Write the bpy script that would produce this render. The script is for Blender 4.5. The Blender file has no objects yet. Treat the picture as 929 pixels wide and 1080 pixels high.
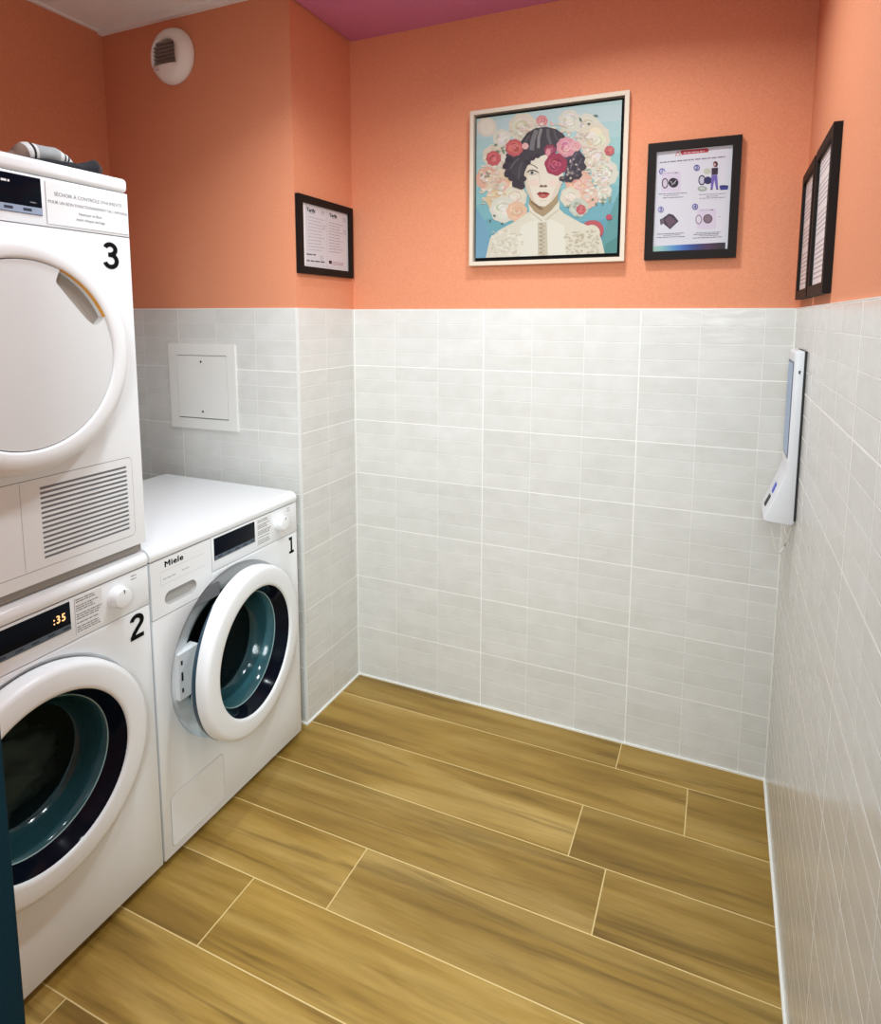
import bpy, bmesh, math, random
import numpy as np
from mathutils import Matrix, Vector, noise
random.seed(7)
SC = bpy.context.scene
COL = SC.collection
PI = math.pi

# ------------------------------------------------------------------ dimensions
W = 1.5026            # alcove width (x)
PD = 0.3558           # pier depth (y)
XL = -0.846           # left wall
HC = 2.506            # ceiling
HA = 2.47             # lowered ceiling over the free floor
TW, TH = 0.5334, 0.213
WT = 7*TH             # top of the tiled dado
YF = -1.66            # inner face of front wall
MX = 0.0226           # appliance front plane

# ------------------------------------------------------------------ materials
def srgb(r, g, b):
    f = lambda c: (c/255/12.92) if c/255 <= .04045 else ((c/255+.055)/1.055)**2.4
    return (f(r), f(g), f(b), 1)
MATS = {}
def mat(name, col, rough=.5, metal=0, spec=.5, emit=None, estr=1, bump=None, coat=0):
    if name in MATS: return MATS[name]
    m = bpy.data.materials.new(name); m.use_nodes = True
    nt = m.node_tree; b = nt.nodes['Principled BSDF']
    b.inputs['Base Color'].default_value = col if len(col) == 4 else (*col, 1)
    b.inputs['Roughness'].default_value = rough
    b.inputs['Metallic'].default_value = metal
    b.inputs['Specular IOR Level'].default_value = spec
    b.inputs['Coat Weight'].default_value = coat
    if emit:
        b.inputs['Emission Color'].default_value = emit
        b.inputs['Emission Strength'].default_value = estr
    if bump:
        tc = nt.nodes.new('ShaderNodeTexCoord'); n = nt.nodes.new('ShaderNodeTexNoise')
        n.inputs['Scale'].default_value = bump[0]; n.inputs['Detail'].default_value = 4
        bp = nt.nodes.new('ShaderNodeBump'); bp.inputs['Strength'].default_value = bump[1]; bp.inputs['Distance'].default_value = bump[2]
        nt.links.new(tc.outputs['Object'], n.inputs['Vector'])
        nt.links.new(n.outputs['Fac'], bp.inputs['Height']); nt.links.new(bp.outputs['Normal'], b.inputs['Normal'])
    MATS[name] = m
    return m

def ramp(nt, pts):
    r = nt.nodes.new('ShaderNodeValToRGB'); e = r.color_ramp.elements
    while len(e) < len(pts): e.new(.5)
    for k, (p, c) in enumerate(pts): e[k].position = p; e[k].color = c
    return r
def math_(nt, op, a, b=None):
    n = nt.nodes.new('ShaderNodeMath'); n.operation = op
    for i, v in enumerate((a, b)):
        if v is None: continue
        if isinstance(v, (int, float)): n.inputs[i].default_value = v
        else: nt.links.new(v, n.inputs[i])
    return n.outputs[0]
def mix(nt, fac, a, b, mode='MIX'):
    n = nt.nodes.new('ShaderNodeMix'); n.data_type = 'RGBA'; n.blend_type = mode
    for sock, v in ((n.inputs['Factor'], fac), (n.inputs[6], a), (n.inputs[7], b)):
        if isinstance(v, (int, float)): sock.default_value = v
        elif isinstance(v, tuple): sock.default_value = v
        else: nt.links.new(v, sock)
    return n.outputs[2]

def tile_material():
    m = bpy.data.materials.new('glazed_tile'); m.use_nodes = True
    nt = m.node_tree; b = nt.nodes['Principled BSDF']; L = nt.links.new
    uv = nt.nodes.new('ShaderNodeUVMap').outputs['UV']
    def brick(w, h, mort, smooth, c1, c2):
        n = nt.nodes.new('ShaderNodeTexBrick'); n.offset = 0; n.squash = 1
        n.inputs['Scale'].default_value = 1; n.inputs['Brick Width'].default_value = w; n.inputs['Row Height'].default_value = h
        n.inputs['Mortar Size'].default_value = mort; n.inputs['Mortar Smooth'].default_value = smooth
        n.inputs['Color1'].default_value = c1; n.inputs['Color2'].default_value = c2
        L(uv, n.inputs['Vector']); return n
    small = brick(TW/3, TH/4, .0016, .2, (.665, .66, .63, 1), (.735, .73, .705, 1))
    big = brick(TW, TH, .0022, .15, (.68, .675, .645, 1), (.72, .715, .69, 1))
    n1 = nt.nodes.new('ShaderNodeTexNoise'); n1.inputs['Scale'].default_value = 14; n1.inputs['Detail'].default_value = 5; n1.inputs['Roughness'].default_value = .62
    L(uv, n1.inputs['Vector'])
    mott = ramp(nt, [(.3, (.94, .935, .92, 1)), (.65, (1.02, 1.02, 1.02, 1))]); L(n1.outputs['Fac'], mott.inputs['Fac'])
    c = mix(nt, .45, small.outputs['Color'], big.outputs['Color'])
    c = mix(nt, 1.0, c, mott.outputs['Color'], 'MULTIPLY')
    c = mix(nt, math_(nt, 'MULTIPLY', small.outputs['Fac'], .9), c, (.88, .88, .85, 1))
    c = mix(nt, big.outputs['Fac'], c, (.92, .91, .88, 1))
    L(c, b.inputs['Base Color'])
    g = math_(nt, 'MAXIMUM', math_(nt, 'MULTIPLY', small.outputs['Fac'], .8), big.outputs['Fac'])
    L(math_(nt, 'ADD', math_(nt, 'MULTIPLY', g, .4), .2), b.inputs['Roughness'])
    b.inputs['Specular IOR Level'].default_value = .25
    n2 = nt.nodes.new('ShaderNodeTexNoise'); n2.inputs['Scale'].default_value = 17; n2.inputs['Detail'].default_value = 2
    mp = nt.nodes.new('ShaderNodeMapping'); mp.inputs['Scale'].default_value = (.6, 1.6, 1); L(uv, mp.inputs['Vector']); L(mp.outputs['Vector'], n2.inputs['Vector'])
    h = math_(nt, 'SUBTRACT', math_(nt, 'MULTIPLY', n2.outputs['Fac'], .75), g)
    bp = nt.nodes.new('ShaderNodeBump'); bp.inputs['Strength'].default_value = .6; bp.inputs['Distance'].default_value = .003
    L(h, bp.inputs['Height']); L(bp.outputs['Normal'], b.inputs['Normal'])
    return m

def paint_material(name, c1, c2, rough=.75):
    m = bpy.data.materials.new(name); m.use_nodes = True
    nt = m.node_tree; b = nt.nodes['Principled BSDF']; L = nt.links.new
    tc = nt.nodes.new('ShaderNodeTexCoord')
    n = nt.nodes.new('ShaderNodeTexNoise'); n.inputs['Scale'].default_value = 220; n.inputs['Detail'].default_value = 3
    L(tc.outputs['Object'], n.inputs['Vector'])
    r = ramp(nt, [(.35, c1), (.65, c2)]); L(n.outputs['Fac'], r.inputs['Fac']); L(r.outputs['Color'], b.inputs['Base Color'])
    bp = nt.nodes.new('ShaderNodeBump'); bp.inputs['Strength'].default_value = .25; bp.inputs['Distance'].default_value = .0008
    L(n.outputs['Fac'], bp.inputs['Height']); L(bp.outputs['Normal'], b.inputs['Normal'])
    b.inputs['Roughness'].default_value = rough; b.inputs['Specular IOR Level'].default_value = .25
    return m

def wood_material():
    m = bpy.data.materials.new('wood_look_plank_tile'); m.use_nodes = True
    nt = m.node_tree; b = nt.nodes['Principled BSDF']; L = nt.links.new
    tc = nt.nodes.new('ShaderNodeTexCoord'); at = nt.nodes.new('ShaderNodeAttribute'); at.attribute_name = 'plank_random'
    off = nt.nodes.new('ShaderNodeVectorMath'); off.operation = 'MULTIPLY_ADD'
    cmb = nt.nodes.new('ShaderNodeCombineXYZ')
    for k in range(3): L(at.outputs['Fac'], cmb.inputs[k])
    L(cmb.outputs[0], off.inputs[0]); off.inputs[1].default_value = (31.7, 17.3, 9.1); L(tc.outputs['Object'], off.inputs[2])
    def nz(sx, sy, scale, detail, dist, rough=.55):
        mp = nt.nodes.new('ShaderNodeMapping'); mp.inputs['Scale'].default_value = (sx, sy, 1); L(off.outputs[0], mp.inputs['Vector'])
        n = nt.nodes.new('ShaderNodeTexNoise'); n.inputs['Scale'].default_value = scale; n.inputs['Detail'].default_value = detail
        n.inputs['Distortion'].default_value = dist; n.inputs['Roughness'].default_value = rough
        L(mp.outputs['Vector'], n.inputs['Vector']); return n.outputs['Fac']
    a = nz(1.3, 11, 1.0, 4, .5); s = nz(.9, 15, 1.1, 5, 1.2, .6); fine = nz(9, 160, 1.0, 3, .2); bl = nz(2.2, 6, 1.0, 2, .3)
    base = ramp(nt, [(.28, srgb(128, 98, 40)), (.47, srgb(160, 128, 60)), (.72, srgb(184, 154, 90))]); L(a, base.inputs['Fac'])
    st = ramp(nt, [(.32, (.40, .36, .27, 1)), (.45, (.91, .9, .87, 1)), (.6, (1.03, 1.03, 1.03, 1))]); L(s, st.inputs['Fac'])
    c = mix(nt, .7, base.outputs['Color'], st.outputs['Color'], 'MULTIPLY')
    fr = ramp(nt, [(.3, (.86, .84, .8, 1)), (.7, (1.08, 1.08, 1.08, 1))]); L(fine, fr.inputs['Fac'])
    c = mix(nt, .7, c, fr.outputs['Color'], 'MULTIPLY')
    br = ramp(nt, [(.3, (.86, .84, .78, 1)), (.7, (1.07, 1.07, 1.07, 1))]); L(bl, br.inputs['Fac'])
    c = mix(nt, .7, c, br.outputs['Color'], 'MULTIPLY')
    tone = ramp(nt, [(0, (.86, .85, .82, 1)), (1, (1.1, 1.1, 1.1, 1))]); L(at.outputs['Fac'], tone.inputs['Fac'])
    c = mix(nt, 1, c, tone.outputs['Color'], 'MULTIPLY')
    L(c, b.inputs['Base Color'])
    b.inputs['Roughness'].default_value = .42; b.inputs['Specular IOR Level'].default_value = .4
    bp = nt.nodes.new('ShaderNodeBump'); bp.inputs['Strength'].default_value = .15; bp.inputs['Distance'].default_value = .001
    L(s, bp.inputs['Height']); L(bp.outputs['Normal'], b.inputs['Normal'])
    return m

TILE = tile_material()
ORANGE = paint_material('terracotta_paint', (.69, .258, .136, 1), (.75, .302, .166, 1))
CEIL = mat('white_ceiling_paint', (.93, .92, .90), .9, bump=(150, .2, .001))
MAUVE = paint_material('mauve_ceiling_paint', (.56, .18, .33, 1), (.62, .22, .38, 1))
WOOD = wood_material()
GROUT = mat('floor_grout', srgb(214, 190, 132), .85)
CAULK = mat('white_caulk', (.86, .85, .80), .6)
TRIM = mat('white_edge_trim', (.77, .77, .74), .35)
ENAMEL = mat('white_enamel', (.85, .87, .89), .22, spec=.5, coat=.15)
ENAMEL2 = mat('white_plastic', (.85, .87, .89), .35)
SEAM = mat('seam_grey', (.20, .20, .21), .7)
SHADE = mat('grip_shade_grey', (.40, .395, .385), .5)  # shade inside the drawer grip, put into the colour
DARK = mat('dark_void', (.012, .012, .014), .6)
BLACKG = mat('black_gloss_glass', (.003, .005, .010), .1, spec=.1)
NAVY = mat('navy_door_back', (.02, .055, .09), .2, spec=.5)
STRIPG = mat('display_grey_strip', srgb(84, 96, 108), .3)
DECAL = mat('black_decal', (.004, .004, .004), .7, spec=.1)
INK = mat('grey_ink', (.16, .16, .17), .7)
INKL = mat('light_grey_ink', (.42, .43, .45), .7)
LABELW = mat('sticker_white', (.82, .83, .84), .5)
STEEL = mat('drum_steel', (.13, .15, .15), .38, metal=.8)
RUBBER = mat('grey_rubber', (.06, .065, .07), .5)
CHROME = mat('chrome', (.7, .72, .74), .15, metal=1)
FRAMEB = mat('black_frame', (.012, .009, .008), .55, spec=.12)
PAPER = mat('white_paper', (.84, .83, .85), .35)
PETROL = mat('dark_petrol_paint', (.003, .020, .030), .7, spec=.08)
LED = mat('amber_led', (.9, .5, .2), .5, emit=(1, .52, .22, 1), estr=1.3)
PANELW = mat('off_white_metal', (.82, .81, .77), .45)
VENTW = mat('ivory_plastic', (.90, .89, .85), .4)

def bowl_glass(nm, fac, tint):
    m = bpy.data.materials.new(nm); m.use_nodes = True
    nt = m.node_tree; L = nt.links.new; out = nt.nodes['Material Output']
    p = nt.nodes['Principled BSDF']; p.inputs['Base Color'].default_value = (.035, .13, .155, 1); p.inputs['Roughness'].default_value = .12
    p.inputs['Specular IOR Level'].default_value = .9
    t = nt.nodes.new('ShaderNodeBsdfTransparent'); t.inputs['Color'].default_value = tint
    mx = nt.nodes.new('ShaderNodeMixShader'); mx.inputs[0].default_value = fac
    L(t.outputs[0], mx.inputs[1]); L(p.outputs[0], mx.inputs[2]); L(mx.outputs[0], out.inputs['Surface'])
    return m
BOWL = bowl_glass('tinted_bowl_glass', .42, (.22, .42, .46, 1))
LENS = bowl_glass('clear_bowl_glass', .05, (.32, .40, .40, 1))

# ------------------------------------------------------------------ mesh helpers
class MB:
    def __init__(s): s.v = []; s.f = []; s.m = []; s.uv = None
    def add(s, vs, fs, mi=0):
        o = len(s.v); s.v += [tuple(p) for p in vs]; s.f += [tuple(i+o for i in f) for f in fs]; s.m += [mi]*len(fs); return s
    def box(s, x0, x1, y0, y1, z0, z1, mi=0):
        v = [(x, y, z) for x in (x0, x1) for y in (y0, y1) for z in (z0, z1)]
        return s.add(v, [(0, 1, 3, 2), (4, 6, 7, 5), (0, 4, 5, 1), (2, 3, 7, 6), (0, 2, 6, 4), (1, 5, 7, 3)], mi)
    def quad(s, a, b, c, d, mi=0): return s.add([a, b, c, d], [(0, 1, 2, 3)], mi)
    def lathe(s, prof, cx, cy, cz, n=96, mi=0, a0=0, a1=2*PI, closed=False):
        """revolve (r, x) profile about the X axis through (cx, cy, cz)"""
        full = abs(a1-a0-2*PI) < 1e-6; cnt = n if full else n+1
        vs = []; k = len(prof)
        for i in range(cnt):
            a = a0+(a1-a0)*i/n
            for r, x in prof: vs.append((cx+x, cy+r*math.sin(a), cz+r*math.cos(a)))
        fs = []
        for i in range(n):
            j = (i+1) % cnt
            for q in range(k if closed else k-1):
                q2 = (q+1) % k
                fs.append((i*k+q, j*k+q, j*k+q2, i*k+q2))
        return s.add(vs, fs, mi)
    def tube(s, path, rad, n=12, mi=0, cap=True, mis=None, squash=1):
        pts = [Vector(p) for p in path]; vs = []; fs = []; ms = []
        up = Vector((0, 0, 1))
        for i, p in enumerate(pts):
            t = (pts[min(i+1, len(pts)-1)]-pts[max(i-1, 0)]).normalized()
            ref = up if abs(t.dot(up)) < .95 else Vector((1, 0, 0))
            a = t.cross(ref).normalized(); b = a.cross(t).normalized()
            r = rad[i] if isinstance(rad, (list, tuple)) else rad
            for k in range(n):
                an = 2*PI*k/n; vs.append(p+a*(r*math.cos(an))+b*(r*squash*math.sin(an)))
        o = len(s.v); s.v += [tuple(p) for p in vs]
        for i in range(len(pts)-1):
            for k in range(n):
                s.f.append((o+i*n+k, o+i*n+(k+1) % n, o+(i+1)*n+(k+1) % n, o+(i+1)*n+k)); s.m.append(mis[i] if mis else mi)
        if cap:
            s.f.append(tuple(o+k for k in range(n))[::-1]); s.m.append(mis[0] if mis else mi)
            s.f.append(tuple(o+(len(pts)-1)*n+k for k in range(n))); s.m.append(mis[-1] if mis else mi)
        return s
    def plate(s, outer, holes, fr, t0, t1, mi=0):
        """flat plate with holes; 2D loops in frame fr (o,right,up,normal), from depth t0 to t1 (front)"""
        bm = bmesh.new(); es = []
        for lp in [outer]+list(holes):
            vs = [bm.verts.new((a, b, 0)) for a, b in lp]
            es += [bm.edges.new((vs[i], vs[(i+1) % len(vs)])) for i in range(len(vs))]
        bm.verts.ensure_lookup_table()
        bmesh.ops.triangle_fill(bm, use_beauty=True, use_dissolve=False, edges=es, normal=(0, 0, 1))
        bm.verts.index_update()
        P = [fr(v.co.x, v.co.y, t1) for v in bm.verts]
        F = []
        for f in bm.faces:
            idx = [v.index for v in f.verts]
            if f.normal.z < 0: idx.reverse()
            F.append(idx)
        s.add(P, F, mi); bm.free()
        for lp in [outer]+list(holes):
            k = len(lp)
            s.add([fr(a, b, t1) for a, b in lp]+[fr(a, b, t0) for a, b in lp], [(i, (i+1) % k, k+(i+1) % k, k+i) for i in range(k)], mi)
        return s
    def poly(s, pts, fr, d, mi=0):
        return s.add([fr(a, b, d) for a, b in pts], [tuple(range(len(pts)))], mi)
    def build(s, name, mats, parent=None, smooth=True, bevel=0, seg=3, angle=35, loc=None, recalc=True):
        me = bpy.data.meshes.new(name); me.from_pydata(s.v, [], s.f)
        if not isinstance(mats, (list, tuple)): mats = [mats]
        for m in mats: me.materials.append(m)
        for p, mi in zip(me.polygons, s.m): p.material_index = mi
        bm = bmesh.new(); bm.from_mesh(me)
        if recalc:
            bmesh.ops.remove_doubles(bm, verts=bm.verts, dist=1e-6)
            bmesh.ops.recalc_face_normals(bm, faces=bm.faces)
        if bevel:
            es = [e for e in bm.edges if len(e.link_faces) == 2 and e.calc_face_angle(0) > math.radians(40)]
            bmesh.ops.bevel(bm, geom=es, offset=bevel, segments=seg, affect='EDGES', profile=.5, clamp_overlap=True)
        for f in bm.faces: f.smooth = smooth
        for e in bm.edges:
            if len(e.link_faces) == 2 and e.calc_face_angle(0) > math.radians(angle): e.smooth = False
        bm.to_mesh(me); bm.free(); me.update()
        o = bpy.data.objects.new(name, me); COL.objects.link(o)
        if parent: o.parent = parent
        if loc: o.location = loc
        return o

def FX(y, z, d): return (d, y, z)                       # facing +X: right = +Y
def frame_at(o, right, up):
    o, right, up = Vector(o), Vector(right), Vector(up); n = right.cross(up)
    return lambda a, b, d: tuple(o+right*a+up*b+n*d)
def rrect(x0, x1, y0, y1, r, n=6):
    P = []
    for cx, cy, a in ((x1-r, y1-r, 0), (x0+r, y1-r, 90), (x0+r, y0+r, 180), (x1-r, y0+r, 270)):
        for k in range(n+1):
            t = math.radians(a+90*k/n); P.append((cx+r*math.cos(t), cy+r*math.sin(t)))
    return P
def circ(cx, cy, rx, ry=None, n=28):
    ry = ry or rx
    return [(cx+rx*math.cos(2*PI*k/n), cy+ry*math.sin(2*PI*k/n)) for k in range(n)]
def tag(o, label=None, cat=None, group=None, kind=None):
    if label: o['label'] = label
    if cat: o['category'] = cat
    if group: o['group'] = group
    if kind: o['kind'] = kind
    return o
def thing(name, label, cat, loc=(0, 0, 0), group=None):
    o = bpy.data.objects.new(name, None); o.empty_display_size = .1; COL.objects.link(o); o.location = loc
    return tag(o, label, cat, group)

def text_obj(name, body, size, fr, x, y, d, m, parent, bold=0, align='CENTER', sx=1, shear=0, space=1):
    cu = bpy.data.curves.new(name, 'FONT'); cu.body = body; cu.size = size; cu.align_x = align; cu.align_y = 'CENTER'
    cu.extrude = .0002; cu.shear = shear; cu.space_character = space; cu.resolution_u = 4
    t = bpy.data.objects.new(name, cu); COL.objects.link(t)
    dg = bpy.context.evaluated_depsgraph_get(); dg.update()
    me = bpy.data.meshes.new_from_object(t.evaluated_get(dg)); me.name = name
    bpy.data.objects.remove(t); bpy.data.curves.remove(cu)
    if bold:
        base = [v.co.copy() for v in me.vertices]; fs = [tuple(p.vertices) for p in me.polygons]; nv = len(base)
        vv = []; ff = []
        for k, (ox, oy) in enumerate(((0, 0), (bold, 0), (-bold, 0), (0, bold*.7), (0, -bold*.7), (bold*.6, bold*.5), (-bold*.6, -bold*.5), (bold*.6, -bold*.5), (-bold*.6, bold*.5))):
            vv += [(c.x+ox/sx, c.y+oy, c.z+k*3e-6) for c in base]; ff += [tuple(i+k*nv for i in f) for f in fs]
        bpy.data.meshes.remove(me); me = bpy.data.meshes.new(name); me.from_pydata(vv, [], ff)
    for v in me.vertices: v.co = Vector(fr(x+v.co.x*sx, y+v.co.y, d+v.co.z))
    me.materials.clear(); me.materials.append(m)
    for p in me.polygons: p.material_index = 0
    o = bpy.data.objects.new(name, me); COL.objects.link(o); o.parent = parent
    return o
def numeral(ch, fr, y0, z0, h, d, parent):
    P = []
    if ch == '3':
        for k in range(25): a = math.radians(160-(160+85)*k/24); P.append((.345+.205*math.cos(a), .735+.19*math.sin(a)))
        P = P[:-2]+[(.36, .535), (.25, .53)]
        Q = [(.25, .53)]
        for k in range(31): a = math.radians(88-(88+165)*k/30); Q.append((.345+.235*math.cos(a), .30+.232*math.sin(a)))
        runs = [P, Q]
    else:
        for k in range(25): a = math.radians(170-(170+42)*k/24); P.append((.35+.215*math.cos(a), .71+.215*math.sin(a)))
        runs = [P+[(.38, .43), (.22, .25), (.125, .075)], [(.05, .070), (.62, .070)]]
    m = MB(); w = .088
    for i, r in enumerate(runs):
        p = [np.array(q, float) for q in r]; L = []; Rr = []
        for k in range(len(p)):
            t = p[min(k+1, len(p)-1)]-p[max(k-1, 0)]; t /= np.linalg.norm(t); n_ = np.array([-t[1], t[0]])*w
            L.append(p[k]+n_); Rr.append(p[k]-n_)
        V = [fr(y0+a*h*1.1, z0+b*h, d+i*1e-5) for a, b in L+Rr]; n = len(p)
        m.add(V, [(k, k+1, n+k+1, n+k) for k in range(n-1)])
    return m.build('number_decal', DECAL, parent, smooth=False, recalc=False)
def text_lines(mb, fr, x0, x1, y, h, d, mi, seed, gap=.25):
    """a row of tiny illegible words as ink dashes"""
    r = random.Random(seed); x = x0
    while x < x1:
        w = h*r.uniform(1.6, 5.5); e = min(x+w, x1)
        mb.poly([(x, y-h/2), (e, y-h/2), (e, y+h/2), (x, y+h/2)], fr, d, mi); x = e+h*r.uniform(.5, .9)

# ------------------------------------------------------------------ the room
def uvbox(o, fn):
    me = o.data; ul = me.uv_layers.new(name='UVMap')
    for p in me.polygons:
        for li in p.loop_indices:
            ul.data[li].uv = fn(me.vertices[me.loops[li].vertex_index].co, p.normal)
def struct(o, label=None): o['kind'] = 'structure'; return o

# floor: grout bed with every plank laid in it
PL = 0.1994
rows = {0: 1.058, 1: 1.279, 2: .992, 3: 1.0935, 4: .476, 5: .252, 6: 1.02, 7: .081, 8: .62, 9: 1.2, 10: .35, 11: .9, 12: .2}
LEN = 1.3; Y0 = .0625
fm = MB(); rnd = []
fm.box(XL-.1, 2.2, -2.9, .1, -.06, -.0004, 1); rnd += [0]*6
for k in range(0, 15):
    y1 = Y0-k*PL; y0 = y1-PL
    y1c = min(y1, .08)
    x = rows.get(k, .5)-LEN*3
    g = .0017
    while x < 2.2:
        a, b2 = max(x+g, XL-.1), min(x+LEN-g, 2.2)
        if b2 > a+.01:
            n0 = len(fm.f); fm.box(a, b2, y0+g, y1c-g, -.03, 0, 0); rv = random.random(); rnd += [rv]*(len(fm.f)-n0)
        x += LEN
fl = fm.build('floor', [WOOD, GROUT], smooth=False, recalc=False)
at = fl.data.attributes.new('plank_random', 'FLOAT', 'FACE'); at.data.foreach_set('value', rnd)
struct(fl)

def wall(name, boxes, paint=ORANGE):
    m = MB()
    for b in boxes: m.box(*b)
    return struct(m.build(name, paint, smooth=False))
def dado(parent, box, fn):
    m = MB(); m.box(*box); o = m.build('tile_dado', TILE, parent, smooth=False); uvbox(o, fn); return o
def bead(parent, boxes, name='caulk_bead', m_=CAULK):
    m = MB()
    for b in boxes: m.box(*b)
    return m.build(name, m_, parent, smooth=False)
T = .006
wb = wall('wall_back', [(-.01, W+.1, T, .12, 0, HC+.05)])
dado(wb, (-.0, W+.05, 0, T+.001, 0, WT), lambda c, n: (c.x, c.z))
bead(wb, [(0, W, -.005, .001, 0, .006)])
bead(wb, [(0, W, -.0006, T, WT, WT+.0025)], 'dado_edge', TRIM)
bead(wb, [(0, .0035, -.0035, .001, .006, WT)], 'corner_joint')
wr = wall('wall_right', [(W+T, W+.12, -1.9, .12, 0, HC+.05)])
dado(wr, (W, W+T+.001, -1.9, 0, 0, WT), lambda c, n: (-c.y+.094, c.z))
bead(wr, [(W-.006, W+.001, -1.9, 0, 0, .007)])
bead(wr, [(W-.0006, W+T, -1.9, 0, WT, WT+.0025)], 'dado_edge', TRIM)
bead(wr, [(W-.003, W+.001, -.003, 0, .006, WT)], 'corner_joint')
wp = wall('wall_pier', [(XL-.05, -T, -PD+T, .12, 0, HC+.05)])
dado(wp, (XL, 0, -PD, -PD+T+.001, 0, WT), lambda c, n: (c.x+.001, c.z) if abs(n.y) > .5 else (c.y+PD+.01, c.z))
d2 = dado(wp, (-T-.001, 0, -PD+.0001, 0, 0, WT), lambda c, n: (c.y+PD+.01, c.z) if abs(n.x) > .5 else (c.x, c.z))
bead(wp, [(-.001, .006, -PD, -.004, 0, .006), (XL, .006, -PD-.006, -PD+.001, 0, .006)])
bead(wp, [(-T, .0006, -PD, 0, WT, WT+.0025), (XL, 0, -PD-.0006, -PD+T, WT, WT+.0025)], 'dado_edge', TRIM)
bead(wp, [(-.007, .0018, -PD-.0018, -PD+.007, .004, WT+.001)], 'corner_trim', TRIM)
wl = wall('wall_left', [(XL-.12, XL-T, -1.9, -PD+.1, 0, HC+.05)])
dado(wl, (XL-T-.001, XL, -1.82, -PD, 0, WT), lambda c, n: (-c.y, c.z))
XJ0, XJ1 = .5145, 1.442
wf = wall('wall_front', [(XL-.1, XJ0-.06, YF-.15, YF-.012, 0, HC+.05), (XJ0-.06, W+.1, YF-.15, YF-.012, 2.16, HC+.05)])
dd = struct(MB().box(XJ0-.07, XJ0, YF-.16, YF, 0, 2.1).box(XJ1, W+.004, YF-.16, YF, 0, 2.1).box(XJ0-.07, W+.004, YF-.16, YF, 2.1, 2.17)
            .build('door_1', PETROL, smooth=True, bevel=.003))
cg = struct(MB().box(XL-.1, W+.1, -1.85, .12, HC, HC+.08).build('ceiling', CEIL, smooth=False))
MB().box(-.0, W+.05, -1.85, .05, HA, HC+.01).build('dropped_ceiling', MAUVE, cg, smooth=False)
MB().box(XL-.02, 0, -PD-.012, -PD+.02, HC-.014, HC+.002).box(XL-.02, XL+.006, -1.85, -PD, HC-.007, HC+.002).build('shadow_bead', CEIL, cg, smooth=False)

# ------------------------------------------------------------------ washing machines
ZC = .487
def arc_pts(r, a0, a1, n, cy=0, cz=ZC):
    return [(cy+r*math.sin(a0+(a1-a0)*k/n), cz+r*math.cos(a0+(a1-a0)*k/n)) for k in range(n+1)]

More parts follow.
